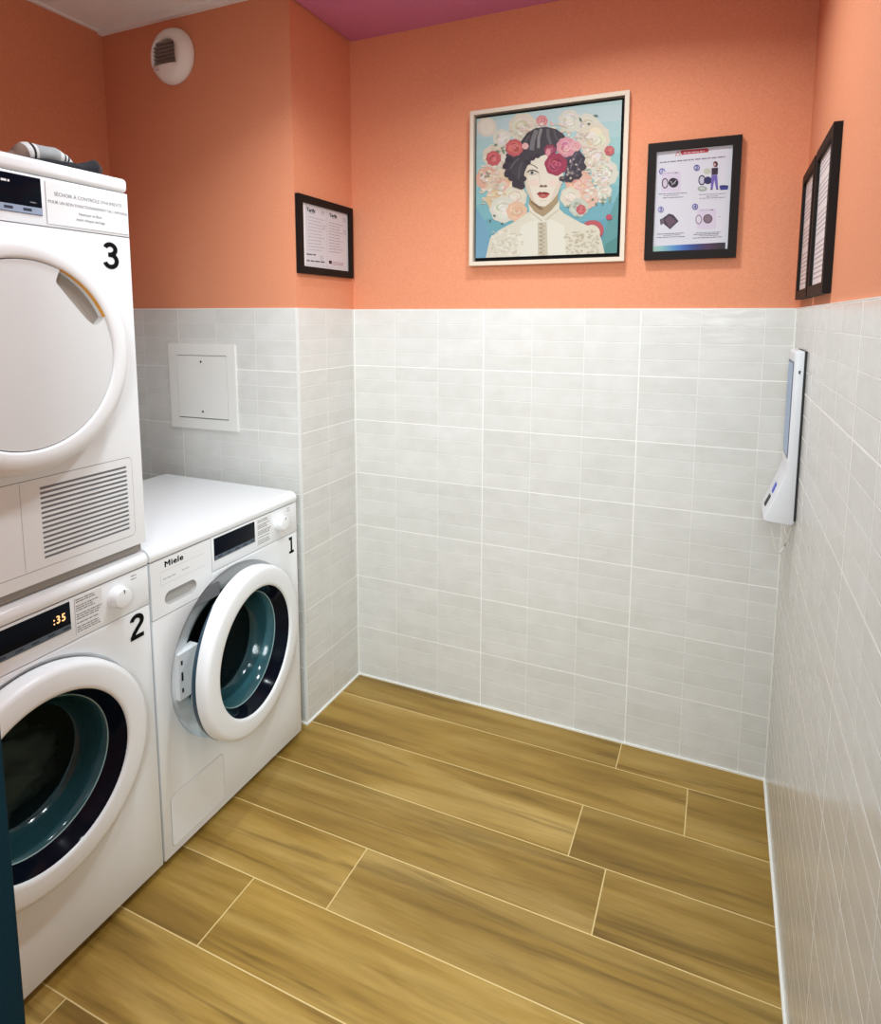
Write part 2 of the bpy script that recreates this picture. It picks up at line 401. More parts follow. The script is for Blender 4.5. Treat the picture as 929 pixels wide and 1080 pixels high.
def washer(label, number, yc, open_deg, led):
    t = thing('washing_machine', label, 'washing machine', (MX, yc, 0), 'washing machines standing side by side')
    hw = .2965
    # body: cabinet sides, back, inner face + enamelled front sheet with door opening
    m = MB()
    m.box(-.575, -.006, -hw, -hw+.006, .024, .846); m.box(-.575, -.006, hw-.006, hw, .024, .846)
    m.box(-.575, -.569, -hw, hw, .018, .846); m.box(-.575, -.012, -hw+.002, hw-.002, .018, .028)
    R = .25
    aL = math.asin(-.139/R) if False else -math.acos((.694-ZC)/R)         # left cut
    aR = -math.asin(.09/R)
    arc = arc_pts(R, aR, 2*PI+aL, 110)
    outer = [(-hw, .694), (-hw, .024), (hw, .024), (hw, .7455), (-.09, .7455)]+arc
    m.plate(outer, [], FX, -.012, 0)
    body = m.build('cabinet', ENAMEL, t, bevel=.0015, seg=2)
    # the seam backing behind the fascia joints
    MB().box(-.03, -.0065, -hw+.002, hw-.002, .757, .852).box(-.03, -.0065, -.086, hw-.002, .74, .76).box(-.03, -.0035, -hw+.002, -.06, .67, .708).box(-.03, -.012, -hw+.002, -.06, .70, .76).build('seam_backing', SEAM, body, smooth=False)
    MB().box(-.5, -.04, -hw+.02, hw-.02, .0, .019).build('plinth', DARK, t, smooth=False)
    # recess dish, gasket, drum
    d = MB(); d.lathe([(.2502, .0), (.2480, -.004), (.232, -.011), (.205, -.019), (.188, -.025), (.180, -.032), (.176, -.042)], 0, 0, ZC, 110)
    d.build('door_recess', ENAMEL2, body, angle=60)
    g = MB(); g.lathe([(.1765, -.040), (.172, -.036), (.167, -.040), (.168, -.055), (.160, -.075), (.166, -.1)], 0, 0, ZC, 80)
    g.build('gasket', RUBBER, body)
    dr = MB(); dr.lathe([(.17, -.1), (.232, -.104), (.236, -.12), (.236, -.40), (.0, -.405)], 0, 0, ZC, 64)
    for k in range(3):
        a = k*2*PI/3+.5; c, s_ = math.cos(a), math.sin(a)
        pts = [(-.12, .235, -.03), (-.12, .235, .03), (-.12, .195, 0), (-.39, .235, -.03), (-.39, .235, .03), (-.39, .195, 0)]
        dr.add([(x, r*s_+w*c, ZC+r*c-w*s_) for x, r, w in pts], [(0, 1, 2), (3, 5, 4), (0, 2, 5, 3), (1, 4, 5, 2)])
    dr.build('drum', STEEL, t)
    # worktop with a rolled front edge
    lid = MB(); prof = [(-.59, .8495), (0.002, .8495)]
    for k in range(9):
        a = math.radians(-20+110*k/8); prof.append((-.022+.026*math.cos(a), .862+.0215*math.sin(a)))
    prof += [(-.585, .8835), (-.59, .879)]
    n = len(prof)
    lid.add([(x, -hw-.001, z) for x, z in prof]+[(x, hw+.001, z) for x, z in prof],
            [tuple(range(n))[::-1], tuple(range(n, 2*n))]+[(i, (i+1) % n, n+(i+1) % n, n+i) for i in range(n)])
    lid.build('worktop', ENAMEL, t, bevel=.006, seg=4)
    # fascia
    cp = MB(); cp.plate([(-.088, .748), (hw, .748), (hw, .8465), (-.088, .8465)], [], FX, -.006, .0006)
    fas = cp.build('control_panel', ENAMEL, t, bevel=.001, seg=2)
    # detergent drawer
    R2 = .2535
    aA = -math.acos((.697-ZC)/R2); aB = -math.asin(.0915/R2)
    st = rrect(-.256, -.149, .7185, .7555, .0183, 8)
    dm = MB(); dm.plate([(-.0915, .8465), (-hw, .8465), (-hw, .697)]+arc_pts(R2, aA, aB, 12), [st], FX, -.004, .0012)
    drw = dm.build('detergent_drawer', ENAMEL, t, angle=30)
    pk = MB(); k = len(st); cx, cz = -.2025, .737
    inn = [(cx+(a-cx)*.95, cz+.0022+(b-cz)*.82) for a, b in st]
    pk.add([FX(a, b, .0012) for a, b in st]+[FX(a, b, -.007) for a, b in inn], [(i, (i+1) % k, k+(i+1) % k, k+i) for i in range(k)]+[tuple(range(k, 2*k))])
    pk.build('grip_recess', SHADE, drw)
    text_obj('brand_lettering', 'Miele', .0215, FX, -.2215, .8295, .0013, DECAL, drw, bold=.00095, sx=1.2, space=1.12)
    bx = MB(); yA, yB, zA, zB = -.2665, -.115, .7785, .814; l = .0006
    for q in ((yA, yB, zA, zA+l), (yA, yB, zB-l, zB), (yA, yA+l, zA, zB)): bx.poly([(q[0], q[2]), (q[1], q[2]), (q[1], q[3]), (q[0], q[3])], FX, .00135)
    text_lines(bx, FX, -.259, -.215, .7925, .0028, .00135, 0, 5); text_lines(bx, FX, -.196, -.172, .7945, .0028, .00135, 0, 8)
    bx.build('printed_box', INKL, drw, smooth=False)
    # display
    dp = MB(); dp.box(-.002, .0022, -.0795, .0895, .7775, .8415)
    disp = dp.build('display', BLACKG, t, bevel=.0008, seg=2)
    MB().box(.0005, .0026, -.0785, .0885, .7785, .7905).build('button_strip', STRIPG, disp, smooth=False)
    for q in range(5): MB().box(.002, .0028, -.066+q*.034, -.05+q*.034, .7825, .7868).build('touch_button', mat('dark_button', srgb(40, 50, 66), .4), disp, smooth=False)
    if led: text_obj('time_digits', ':35', .024, FX, .064, .812, .0026, LED, disp, bold=.0004, sx=.8, space=1.25)
    # instruction sticker
    sk = MB(); sk.box(0, .0012, .1005, .168, .757, .843)
    stk = sk.build('instruction_sticker', LABELW, fas, smooth=False)
    sl = MB()
    rr = random.Random(3)
    zz = .8375
    for para in (2, 3, 3, 1, 3):
        for q in range(para):
            text_lines(sl, FX, .1035, .1035+rr.uniform(.04, .062), zz, .0022, .0014, 0, rr.random()); zz -= .0052
        zz -= .0042
    for q in ((.1005, .1009, .757, .843),): sl.poly([(q[0], q[2]), (q[1], q[2]), (q[1], q[3]), (q[0], q[3])], FX, .0014)
    sl.build('sticker_print', INK, stk, smooth=False)
    # programme knob
    kb = MB(); kb.lathe([(.0265, 0), (.0262, .004), (.0235, .006), (.0228, .021), (.021, .0245), (.016, .0258), (0, .0262)], .0006, .2075, .803, 48)
    knob = kb.build('programme_knob', ENAMEL2, t)
    MB().box(.025, .0275, .2065, .2085, .815, .824).build('pointer', INK, knob, smooth=False)
    mk = MB()
    for z in (.837, .829): text_lines(mk, FX, .247, .262, z, .0022, .0009, 0, z)
    mk.build('switch_print', INK, fas, smooth=False)
    # big numeral sticker
    if number == '1':
        nm = MB()
        nm.box(0, .0008, .2625, .2705, .680, .735); nm.box(0, .0008, .2545, .2635, .7265, .735); nm.box(0, .0008, .2545, .2785, .680, .688)
        nm.build('number_decal', DECAL, t, smooth=False)
    else:
        numeral('2', FX, .2335, .6755, .0615, .0009, t)
    # latch plate, filter flap, screw
    lp = MB(); lp.box(-.03, .0008, -.222, -.150, .437, .566)
    for z in (.541, .502, .463): lp.box(.0006, .0014, -.215, -.209, z-(.012 if z == .502 else .006), z+(.012 if z == .502 else .006), 1)
    lp.build('latch_plate', [ENAMEL2, DARK], t, smooth=False)
    ff = MB()
    fo = rrect(-.270, -.078, .045, .190, .012); ff.plate(fo, [], FX, 0, .0012)
    fo2 = rrect(-.2716, -.0764, .0434, .1916, .0136); ff.poly(fo2, FX, .0004, 1)
    ff.build('filter_flap', [ENAMEL, INKL], t, smooth=False)
    # porthole door, hinged on the right
    dh = .2455
    ring = MB(); ring.lathe([(.185, -.046), (.2415, -.046), (.2435, -.036), (.2432, -.016), (.2412, -.0075), (.2365, -.0022), (.229, -.0004), (.210, .0004), (.194, .0004), (.1868, -.0004), (.1842, -.003), (.1835, -.010)], 0, -dh, ZC, 128, closed=True)
    door = ring.build('door', ENAMEL2, t, angle=60, loc=(.044, dh, 0))
    door.rotation_euler.z = math.radians(open_deg)
    nb = MB(); na = 60; rows_ = []
    for k in range(na+1):
        u = k/na; an = -2.75+2.15*u; wd_ = .0135*math.sin(PI*u)**.6
        rows_.append([(x, -dh+r*math.sin(an), ZC+r*math.cos(an)) for r, x in ((.2437, -.0466+wd_), (.2442, -.0468+wd_*.5), (.2424, -.0470), (.21, -.0475), (.188, -.047))])
    nb.add([p for q in rows_ for p in q], [(k*5+q, k*5+q+1, k*5+q+6, k*5+q+5) for k in range(na) for q in range(4)]); nb.build('door_back', NAVY, door)
    sr = MB(); sr.lathe([(.184, -.006), (.1815, -.010), (.171, -.032), (.1625, -.046)], 0, -dh, ZC, 96)
    sr.build('glass_surround', BLACKG, door)
    bw = MB(); bw.lathe([(.1635, -.0445), (.1605, -.0465), (.1565, -.051), (.150, -.070), (.142, -.092), (.134, -.108), (.128, -.113)], 0, -dh, ZC, 96)
    bw.lathe([(.128, -.113), (.122, -.116), (.0, -.118)], 0, -dh, ZC, 96, 1)
    bw.build('glass_bowl', [BOWL, LENS], door)
    rm = MB(); rm.lathe([(.1642, -.0452), (.1630, -.0436), (.1612, -.0452), (.1630, -.047)], 0, -dh, ZC, 96, closed=True)
    rm.build('bowl_rim', mat('pale_glass_rim', (.30, .45, .46), .2), door)
    MB().box(-.052, -.03, -dh*2+.006, -dh*2+.022, ZC-.03, ZC-.005).build('latch_hook', CHROME, door, bevel=.002)
    return t
Y1 = -.4175-.298
Y2 = -1.017-.298
washer('white front-loading washing machine numbered 1 with its round door ajar, beside the tiled pier', '1', Y1, 8, False)
washer('white front-loading washing machine numbered 2, standing under the tumble dryer, amber digits lit', '2', Y2, 0, True)

# laundry heap in the drum of machine 2
lb = bmesh.new(); bmesh.ops.create_icosphere(lb, subdivisions=5, radius=1)
for v in lb.verts:
    p = v.co.copy(); r = 1+.28*noise.noise(p*2.1)+.16*noise.noise(p*5.3)+.07*(1-abs(noise.noise(p*9)))
    v.co = Vector((p.x*.105*r, p.y*.165*r, p.z*.105*r))
lm_ = bpy.data.meshes.new('laundry'); lb.to_mesh(lm_); lb.free()
for p in lm_.polygons: p.use_smooth = True
lm_.materials.append(mat('dark_laundry_cloth', (.50, .47, .38), .9, bump=(60, .5, .004)))
lo = bpy.data.objects.new('laundry', lm_); COL.objects.link(lo); lo.location = (MX-.24, Y2, .385)
tag(lo, 'dark crumpled laundry behind the porthole glass of machine 2', 'laundry')

# ------------------------------------------------------------------ tumble dryer
def dryer():
    t = thing('tumble_dryer', 'white tumble dryer numbered 3, stacked on top of a washing machine', 'tumble dryer', (MX, Y2, .8865))
    Z = -.8865; hw = .2965; ZD = 1.387+Z
    m = MB(); m.box(-.58, -.002, -hw, hw, .0225, .855)
    body = m.build('cabinet', SEAM, t, smooth=False)
    for q in (-hw-.0005, hw-.004): MB().box(-.579, -.0025, q, q+.0045, .0225, .856).build('side_panel', ENAMEL, body, smooth=False)
    MB().box(-.56, -.014, -hw+.004, hw-.004, 0, .0235).build('stacking_strip', mat('stacking_grey', (.40, .39, .37), .5), t, smooth=False)
    # enamel front sheet with the cut-out for the lower flap
    zt = 1.6455+Z
    flap = rrect(-.267, .2675, .9375+Z, 1.1285+Z, .010)
    fp = MB(); fp.plate([(-hw, .0225), (hw, .0225), (hw, zt), (-hw, zt)], [rrect(-.2684, .2689, .9361+Z, 1.1299+Z, .0114)], FX, -.006, 0)
    fp.build('front_panel', ENAMEL, t, smooth=False)
    holes = []; n = 15; z0, z1 = .9535+Z, 1.1135+Z; pit = (z1-z0)/n
    for k in range(n):
        a = z0+k*pit+.0012; holes.append(rrect(.0435, .2535, a, a+.0056, .0014, 3))
    fl_ = MB(); fl_.plate(flap, holes, FX, -.008, .0004)
    flp = fl_.build('vent_flap', ENAMEL, t, smooth=False)
    MB().box(-.02, -.0095, .03, .262, z0-.01, z1+.01).build('grille_backing', mat('grille_dark', (.05, .05, .052), .7), flp, smooth=False)
    MB().box(.0002, .0007, .0022, .0030, .94+Z, 1.126+Z).build('flap_joint', INKL, flp, smooth=False)
    # control panel, lid
    cp = MB(); cp.plate([(-hw, zt+.0022), (hw, zt+.0022), (hw, 1.7455+Z), (-hw, 1.7455+Z)], [], FX, -.006, .0004)
    fas = cp.build('control_panel', ENAMEL, t, bevel=.0008, seg=2)
    lid = MB(); lid.box(-.585, .004, -hw-.001, hw+.001, 1.7475+Z, 1.7790+Z)
    lid.build('lid', ENAMEL, t, bevel=.010, seg=5)
    dp = MB(); dp.box(-.002, .0022, -.083, .0905, 1.6665+Z, 1.7405+Z)
    disp = dp.build('display', BLACKG, t, bevel=.0008, seg=2)
    MB().box(.0005, .0026, -.082, .0895, 1.6675+Z, 1.6815+Z).build('button_strip', mat('dryer_strip', srgb(150, 165, 188), .3), disp, smooth=False)
    for q in range(4): MB().box(.002, .0028, -.06+q*.037, -.043+q*.037, 1.672+Z, 1.6775+Z).build('touch_button', mat('dark_button', srgb(40, 50, 66), .4), disp, smooth=False)
    mk = MB(); text_lines(mk, FX, .066, .08, 1.6905+Z, .0022, .0024, 0, 2); mk.build('display_print', SEAM, disp, smooth=False)
    mk = MB(); text_lines(mk, FX, .012, .028, 1.725+Z, .004, .0024, 0, 4); mk.build('display_symbol', LABELW, disp, smooth=False)
    # notice sticker
    sk = MB(); sk.box(0, .0012, .0995, .2935, 1.6525+Z, 1.7385+Z)
    l = .0007
    for q in ((.0995, .0995+l, 1.6525, 1.7385), (.0995, .2925, 1.6525, 1.6525+l)):
        sk.poly([(q[0], q[2]+Z), (q[1], q[2]+Z), (q[1], q[3]+Z), (q[0], q[3]+Z)], FX, .0014, 1)
    stk = sk.build('notice_sticker', [LABELW, INK], fas, smooth=False)
    for tx, z, s in (("SÉCHOIR À CONTRÔLE D'HUMIDITÉ", 1.7155, .0105), ("POUR UN BON FONCTIONNEMENT DE L'APPAREIL", 1.6985, .0088), ("Nettoyer le filtre", 1.682, .0085), ("avant chaque séchage", 1.6705, .0085)):
        text_obj('sticker_text', tx, s, FX, .199, z+Z, .0013, INK, stk, sx=.94)
    numeral('3', FX, .2215, 1.5715+Z, .0585, .0006, t)
    # door: thick rounded ring, flat disc with a finger recess
    a1, a2 = math.radians(24), math.radians(66)
    rg = MB(); rg.lathe([(.1855, .030), (.1855, .0615), (.187, .0655), (.192, .0675), (.208, .0672), (.222, .0625), (.231, .053), (.2365, .036), (.238, .014), (.238, .0)], 0, 0, ZD, 128)
    door = rg.build('door', ENAMEL2, t, angle=60)
    Rd = .1838
    big = arc_pts(Rd, a2, a1+2*PI, 110, 0, ZD)
    # inner boundary of the finger recess, from a1 (upper left) round to a2 (lower right)
    P1 = np.array([Rd*math.sin(a1), ZD+Rd*math.cos(a1)]); P2 = np.array([Rd*math.sin(a2), ZD+Rd*math.cos(a2)])
    ctrl = [P1, np.array([.066, ZD+.146]), np.array([.075, ZD+.132]), np.array([.104, ZD+.097]), np.array([.132, ZD+.066]), np.array([.150, ZD+.058]), np.array([.162, ZD+.066]), P2]
    inner = []
    C_ = [ctrl[0]]+ctrl+[ctrl[-1]]
    for i in range(1, len(C_)-2):
        for k in range(8):
            u = k/8; p0, p1, p2, p3 = C_[i-1:i+3]
            inner.append(tuple(.5*(2*p1+(p2-p0)*u+(2*p0-5*p1+4*p2-p3)*u*u+(3*p1-p0-3*p2+p3)*u**3)))
    dm = MB(); dm.plate(big+inner[1:], [], FX, .03, .0635)
    dm.build('door_disc', mat('disc_plastic', (.74, .76, .77), .4), door, angle=40)
    MB().lathe([(.189, .052), (.182, .058)], 0, 0, ZD, 128, a0=a2, a1=a1+2*PI).build('disc_groove', mat('groove_grey', (.35, .36, .38), .5), door)
    MB().lathe([(.0, .044), (.1852, .044)], 0, 0, ZD, 40, a0=a1-.15, a1=a2+.15).build('grip_floor', mat('grip_taupe', (.36, .32, .28), .6), door)
    MB().lathe([(.1853, .0555), (.1853, .061), (.1862, .0653)], 0, 0, ZD, 40, a0=a1, a1=a2).build('grip_lip', mat('grip_amber', (.85, .42, .06), .5), door)
    return t
dryer()

# ------------------------------------------------------------------ socks on the dryer
DT = 1.779
def knit(n, c): return mat(n, c, .95, bump=(400, .6, .001))
G1, G2, G3, G4 = knit('grey_knit', (.30, .31, .31)), knit('pale_knit', (.58, .57, .55)), knit('black_knit', (.012, .012, .015)), knit('taupe_knit', (.22, .15, .12))
def sock(name, label, path, rad, mis, mats, sq):
    m = MB()
    P = [Vector(p) for p in path]; pts = []; rr = []; mm = []
    for i in range(len(P)-1):
        for k in range(6):
            u = k/6; p0 = P[max(i-1, 0)]; p1 = P[i]; p2 = P[i+1]; p3 = P[min(i+2, len(P)-1)]
            pts.append(.5*(2*p1+(p2-p0)*u+(2*p0-5*p1+4*p2-p3)*u*u+(3*p1-p0-3*p2+p3)*u**3))
            rr.append(rad[i]+(rad[i+1]-rad[i])*u); mm.append(mis[i] if not isinstance(mis[i], tuple) else mis[i][k])
    pts.append(P[-1]); rr.append(rad[-1])
    m.tube(pts, rr, 20, mis=mm, squash=sq)
    rn = random.Random(4)
    m.v = [(x+.0025*noise.noise(Vector((x, y, z))*60), y, max(DT+.0005, z+.004*noise.noise(Vector((x+3, y, z))*45))) for x, y, z in m.v]
    return tag(m.build(name, mats, angle=180), label, 'sock')
sock('sock', 'grey sock with pale cuff and two black stripes lying crumpled on the tumble dryer',
     [(-.056, -1.240, DT+.008), (-.054, -1.222, DT+.014), (-.053, -1.204, DT+.025), (-.052, -1.170, DT+.029), (-.050, -1.140, DT+.029), (-.050, -1.116, DT+.024), (-.050, -1.088, DT+.006)],
     [.007, .014, .021, .019, .020, .018, .006], [0, 0, (1, 1, 2, 1, 3, 3), 3, (3, 1, 1, 2, 1, 2), 1], [G4, G2, G3, G1], .95)
sock('sock', 'black sock rolled up beneath the grey striped sock on the tumble dryer',
     [(-.016, -1.230, DT+.004), (-.016, -1.190, DT+.006), (-.016, -1.140, DT+.009), (-.016, -1.100, DT+.012), (-.017, -1.072, DT+.017), (-.020, -1.052, DT+.013)],
     [.004, .007, .009, .012, .019, .009], [0, 0, 0, 0, 1], [G3, knit('dark_brown_knit', (.035, .018, .015))], .9)

# ------------------------------------------------------------------ wall fittings
# access hatch in the pier
ah = thing('access_panel', 'off-white square service hatch with two screws in the tiled pier', 'access panel', (-.4267, -PD, 1.2075))
FB = frame_at((0, 0, 0), (1, 0, 0), (0, 0, 1))      # right +X, up +Z, normal -Y
m = MB(); m.plate([(-.158, -.157), (.160, -.154), (.158, .158), (-.159, .157)], [[(-.1195, -.1185), (.1205, -.1165), (.1205, .1175), (-.1205, .1155)]], FB, 0, .006)
m.build('hatch_frame', PANELW, ah, smooth=False)
m = MB(); m.plate([(-.1175, -.1145), (.1185, -.1125), (.1190, .1152), (-.1185, .1132)], [], FB, .001, .0055); hd = m.build('hatch_door', PANELW, ah, smooth=False)
MB().box(-.125, .125, -.0006, .0, -.122, .122).build('hatch_gap', SEAM, ah, smooth=False)
for z in (.0927, -.0907):
    s_ = MB(); s_.plate(circ(-.001, z, .0042, n=20), [], FB, .005, .0062); s_.build('screw', DARK, hd, smooth=False)

# round air vent
VC = (-.497, -PD, 2.364)
av = thing('air_vent', 'round white air vent with a dark louvred opening, high on the terracotta wall', 'air vent', (VC[0], -PD+T, VC[2]))
def lathe_y(prof, n=72):
    vs = []; k = len(prof); fs = []
    for i in range(n):
        a = 2*PI*i/n
        for r, d in prof: vs.append((r*math.sin(a), -d, r*math.cos(a)))
    for i in range(n):
        j = (i+1) % n
        for q in range(k-1): fs.append((i*k+q, j*k+q, j*k+q+1, i*k+q+1))
    return vs, fs
sh = MB(); sh.add(*lathe_y([(0, 0), (.090, 0), (.0935, .006), (.092, .016), (.084, .030), (.068, .041), (.045, .047), (.02, .049), (0, .0495)]))
shell = sh.build('vent_cover', VENTW, av, angle=70)
arch = []
for k in range(15):
    a = PI*k/14; arch.append((-.010+.056*math.cos(a), .016+.036*math.sin(a)))
arch += [(-.066, -.036), (.046, -.036)]
cut = MB(); nn = len(arch)
cut.add([(x, -.09, z) for x, z in arch]+[(x, -.012, z) for x, z in arch], [tuple(range(nn)), tuple(range(nn, 2*nn))[::-1]]+[(i, nn+i, nn+(i+1) % nn, (i+1) % nn) for i in range(nn)])
co = cut.build('cutter', VENTW, av)
bo = shell.modifiers.new('b', 'BOOLEAN'); bo.object = co; bo.operation = 'DIFFERENCE'; bo.solver = 'EXACT'
bpy.context.view_layer.update(); dg = bpy.context.evaluated_depsgraph_get(); dg.update()
print('VENT', len(shell.data.polygons), len(shell.evaluated_get(dg).data.polygons))
nm = bpy.data.meshes.new_from_object(shell.evaluated_get(dg)); shell.modifiers.clear(); shell.data = nm
bpy.data.objects.remove(co)
m = MB(); m.plate([(x*.985-.0003, z*.985) for x, z in arch], [], FB, .010, .014); m.build('vent_opening', mat('vent_dark', (.03, .02, .015), .7), av, smooth=False)
for k in range(6):
    z = -.029+k*.0125; m = MB()
    hwid = .056 if z < .016 else .056*math.sqrt(max(0, 1-((z-.016)/.036)**2))
    x0, x1 = -.010-hwid+.002, -.010+hwid-.002
    m.add([(x0, -.014, z-.004), (x1, -.014, z-.004), (x1, -.036, z+.006), (x0, -.036, z+.006), (x0, -.014, z-.0025), (x1, -.014, z-.0025), (x1, -.036, z+.0075), (x0, -.036, z+.0075)],
          [(0, 1, 2, 3), (7, 6, 5, 4), (0, 4, 5, 1), (1, 5, 6, 2), (2, 6, 7, 3), (3, 7, 4, 0)])
    m.build('louvre', mat('louvre_brown', (.30, .25, .22), .5), av, smooth=False)
m = MB(); text_lines(m, FB, -.045, -.028, -.052, .003, .0463, 0, 3); m.build('vent_mark', INKL, shell, smooth=False)

# ---- flat printed pictures: polygons laid on a sheet in one mesh
PRINT = .66
class Art:
    def __init__(s, quad, w, h, fr, d0):
        """quad: outline corners (TL, TR, BR, BL) of the drawing's own grid, mapped to a w x h sheet"""
        src = [(-w/2, h/2), (w/2, h/2), (w/2, -h/2), (-w/2, -h/2)]
        A = []; B = []
        for (x, y), (u, v) in zip(quad, src):
            A += [[x, y, 1, 0, 0, 0, -u*x, -u*y], [0, 0, 0, x, y, 1, -v*x, -v*y]]; B += [u, v]
        s.H = np.linalg.solve(np.array(A, float), np.array(B, float)); s.fr = fr; s.d = d0; s.mb = MB(); s.mats = []; s.lim = (w/2, h/2); s.step = 2.2e-6
    def pt(s, x, y):
        h = s.H; k = h[6]*x+h[7]*y+1
        return (max(-s.lim[0], min(s.lim[0], (h[0]*x+h[1]*y+h[2])/k)), max(-s.lim[1], min(s.lim[1], (h[3]*x+h[4]*y+h[5])/k)))
    def mi(s, rgb):
        nm_ = 'print_%d_%d_%d' % rgb
        c_ = srgb(*rgb); g_ = (c_[0]+c_[1]+c_[2])/3; m_ = mat(nm_, tuple(PRINT*(v*.9+g_*.1) for v in c_[:3]), .45, spec=.25)
        if m_ not in s.mats: s.mats.append(m_)
        return s.mats.index(m_)
    def poly(s, pts, rgb):
        s.d += s.step; P = [s.fr(*s.pt(x, y), s.d) for x, y in pts]
        n = len(P); c = tuple(np.mean(np.array(P), axis=0))
        if n <= 4: s.mb.add(P, [tuple(range(n))], s.mi(rgb))
        else:
            bm = bmesh.new(); vs = [bm.verts.new((a, b, 0)) for a, b in pts]
            es = [bm.edges.new((vs[i], vs[(i+1) % n])) for i in range(n)]
            bmesh.ops.triangle_fill(bm, use_beauty=True, edges=es); bm.verts.index_update()
            s.mb.add(P, [tuple(v.index for v in f.verts) for f in bm.faces], s.mi(rgb)); bm.free()
    def rect(s, x0, y0, x1, y1, rgb): s.poly([(x0, y0), (x1, y0), (x1, y1), (x0, y1)], rgb)
    def ell(s, cx, cy, rx, ry, rgb, n=22, jag=0, lobes=9, ph=0):
        s.poly([(cx+rx*(1+jag*math.cos(lobes*2*PI*k/n+ph))*math.cos(2*PI*k/n), cy+ry*(1+jag*math.cos(lobes*2*PI*k/n+ph))*math.sin(2*PI*k/n)) for k in range(n)], rgb)
    def line(s, pts, w, rgb):
        pts = [np.array(p, float) for p in pts]; Lf = []; Rt = []
        for i, p in enumerate(pts):
            t = pts[min(i+1, len(pts)-1)]-pts[max(i-1, 0)]; t = t/np.linalg.norm(t); n_ = np.array([-t[1], t[0]])*w/2
            Lf.append(tuple(p+n_)); Rt.append(tuple(p-n_))
        s.poly(Lf+Rt[::-1], rgb)
    def dashes(s, x0, x1, y, h, slope, rgb, seed):
        r = random.Random(seed); x = x0
        while x < x1:
            e = min(x+h*r.uniform(1.5, 5), x1)
            s.poly([(x, y+(x-x0)*slope-h/2), (e, y+(e-x0)*slope-h/2), (e, y+(e-x0)*slope+h/2), (x, y+(x-x0)*slope+h/2)], rgb); x = e+h*r.uniform(.5, .9)
    def rose(s, cx, cy, r, cols, seed, ry=None):
        rn = random.Random(seed); ry = ry or r
        s.ell(cx, cy, r, ry, cols[0], 48, .045, rn.randint(7, 10), rn.random()*6)
        for q, f in enumerate((.82, .66, .5, .36, .22)):
            c = cols[(q+1) % len(cols)]
            for k in range(5):
                a = rn.random()*6.3+k*1.257; d = f*.42
                s.ell(cx+r*d*math.cos(a), cy+ry*d*math.sin(a), r*f*.5, ry*f*.42, tuple(max(0, min(255, v+rn.randint(-10, 10))) for v in c), 14)
        s.ell(cx, cy, r*.13, ry*.13, cols[-1], 12)
    def build(s, name, parent): return s.mb.build(name, s.mats, parent, smooth=False, recalc=False)

def picture_frame(name, label, cat, loc, right, w, h, border, depth, fm_, group=None, sheet=PAPER):
    t = thing(name, label, cat, loc, group)
    fr = frame_at((0, 0, 0), right, (0, 0, 1))
    m = MB(); x, y, b = w/2, h/2, border
    for lp in ([(-x, -y), (x, -y), (x-b, -y+b), (-x+b, -y+b)], [(x, -y), (x, y), (x-b, y-b), (x-b, -y+b)], [(x, y), (-x, y), (-x+b, y-b), (x-b, y-b)], [(-x, y), (-x, -y), (-x+b, -y+b), (-x+b, y-b)]):
        m.plate(lp, [], fr, 0, depth)
    m.build('frame', fm_, t, smooth=False)
    return t, fr

# ---- portrait picture
AY = T
ap, fa = picture_frame('framed_picture', 'large square picture of a woman with flowers in her hair, in a pale frame', 'picture', (.7488, AY, 1.8992), (1, 0, 0), .5245, .5145, .0135, .034, mat('pale_wood_frame', (.66, .57, .46), .55, spec=.2))
m = MB(); m.plate([(-.2490, -.2440), (.2490, -.2440), (.2490, .2440), (-.2490, .2440)], [], fa, .001, .008); m.build('shadow_gap', FRAMEB, ap, smooth=False)
m = MB(); m.plate([(-.2395, -.2315), (.2395, -.2315), (.2395, .2315), (-.2395, .2315)], [], fa, .008, .0295); m.build('canvas_block', FRAMEB, ap, smooth=False)
a = Art([(103, 205), (808, 112), (785, 862), (100, 890)], .479, .463, fa, .0297)
# background, soft turquoise bands
a.rect(90, 80, 830, 900, (176, 208, 205))
for k, c in enumerate([(190, 212, 214), (176, 210, 210), (163, 207, 206), (150, 202, 202), (138, 196, 198), (126, 187, 194), (112, 176, 188), (100, 165, 182), (92, 155, 172)]):
    y = 190+k*80
    a.poly([(90, y+40), (450, y-30), (830, y-60), (830, y+300), (90, y+300)], c)
a.poly([(800, 560), (740, 700), (700, 870), (800, 870)], (96, 160, 160)); a.poly([(90, 640), (150, 720), (190, 900), (90, 900)], (118, 170, 196)); a.poly([(730, 820), (800, 780), (800, 880), (720, 880)], (80, 145, 140))
cream = [(226, 214, 190), (232, 220, 200), (214, 198, 172), (238, 228, 212)]
ivory = [(222, 218, 200), (230, 226, 212), (206, 202, 182), (236, 232, 220)]
blush = [(232, 176, 152), (238, 190, 168), (222, 158, 136), (240, 200, 182)]
coral = [(205, 92, 96), (220, 112, 112), (186, 72, 80), (228, 132, 128)]
deep = [(168, 52, 84), (190, 70, 100), (142, 38, 70), (204, 92, 118)]
pink = [(224, 150, 160), (236, 172, 178), (206, 124, 140), (242, 192, 194)]
a.ell(152, 245, 48, 48, (226, 216, 196)); a.ell(152, 245, 34, 36, (234, 226, 208))
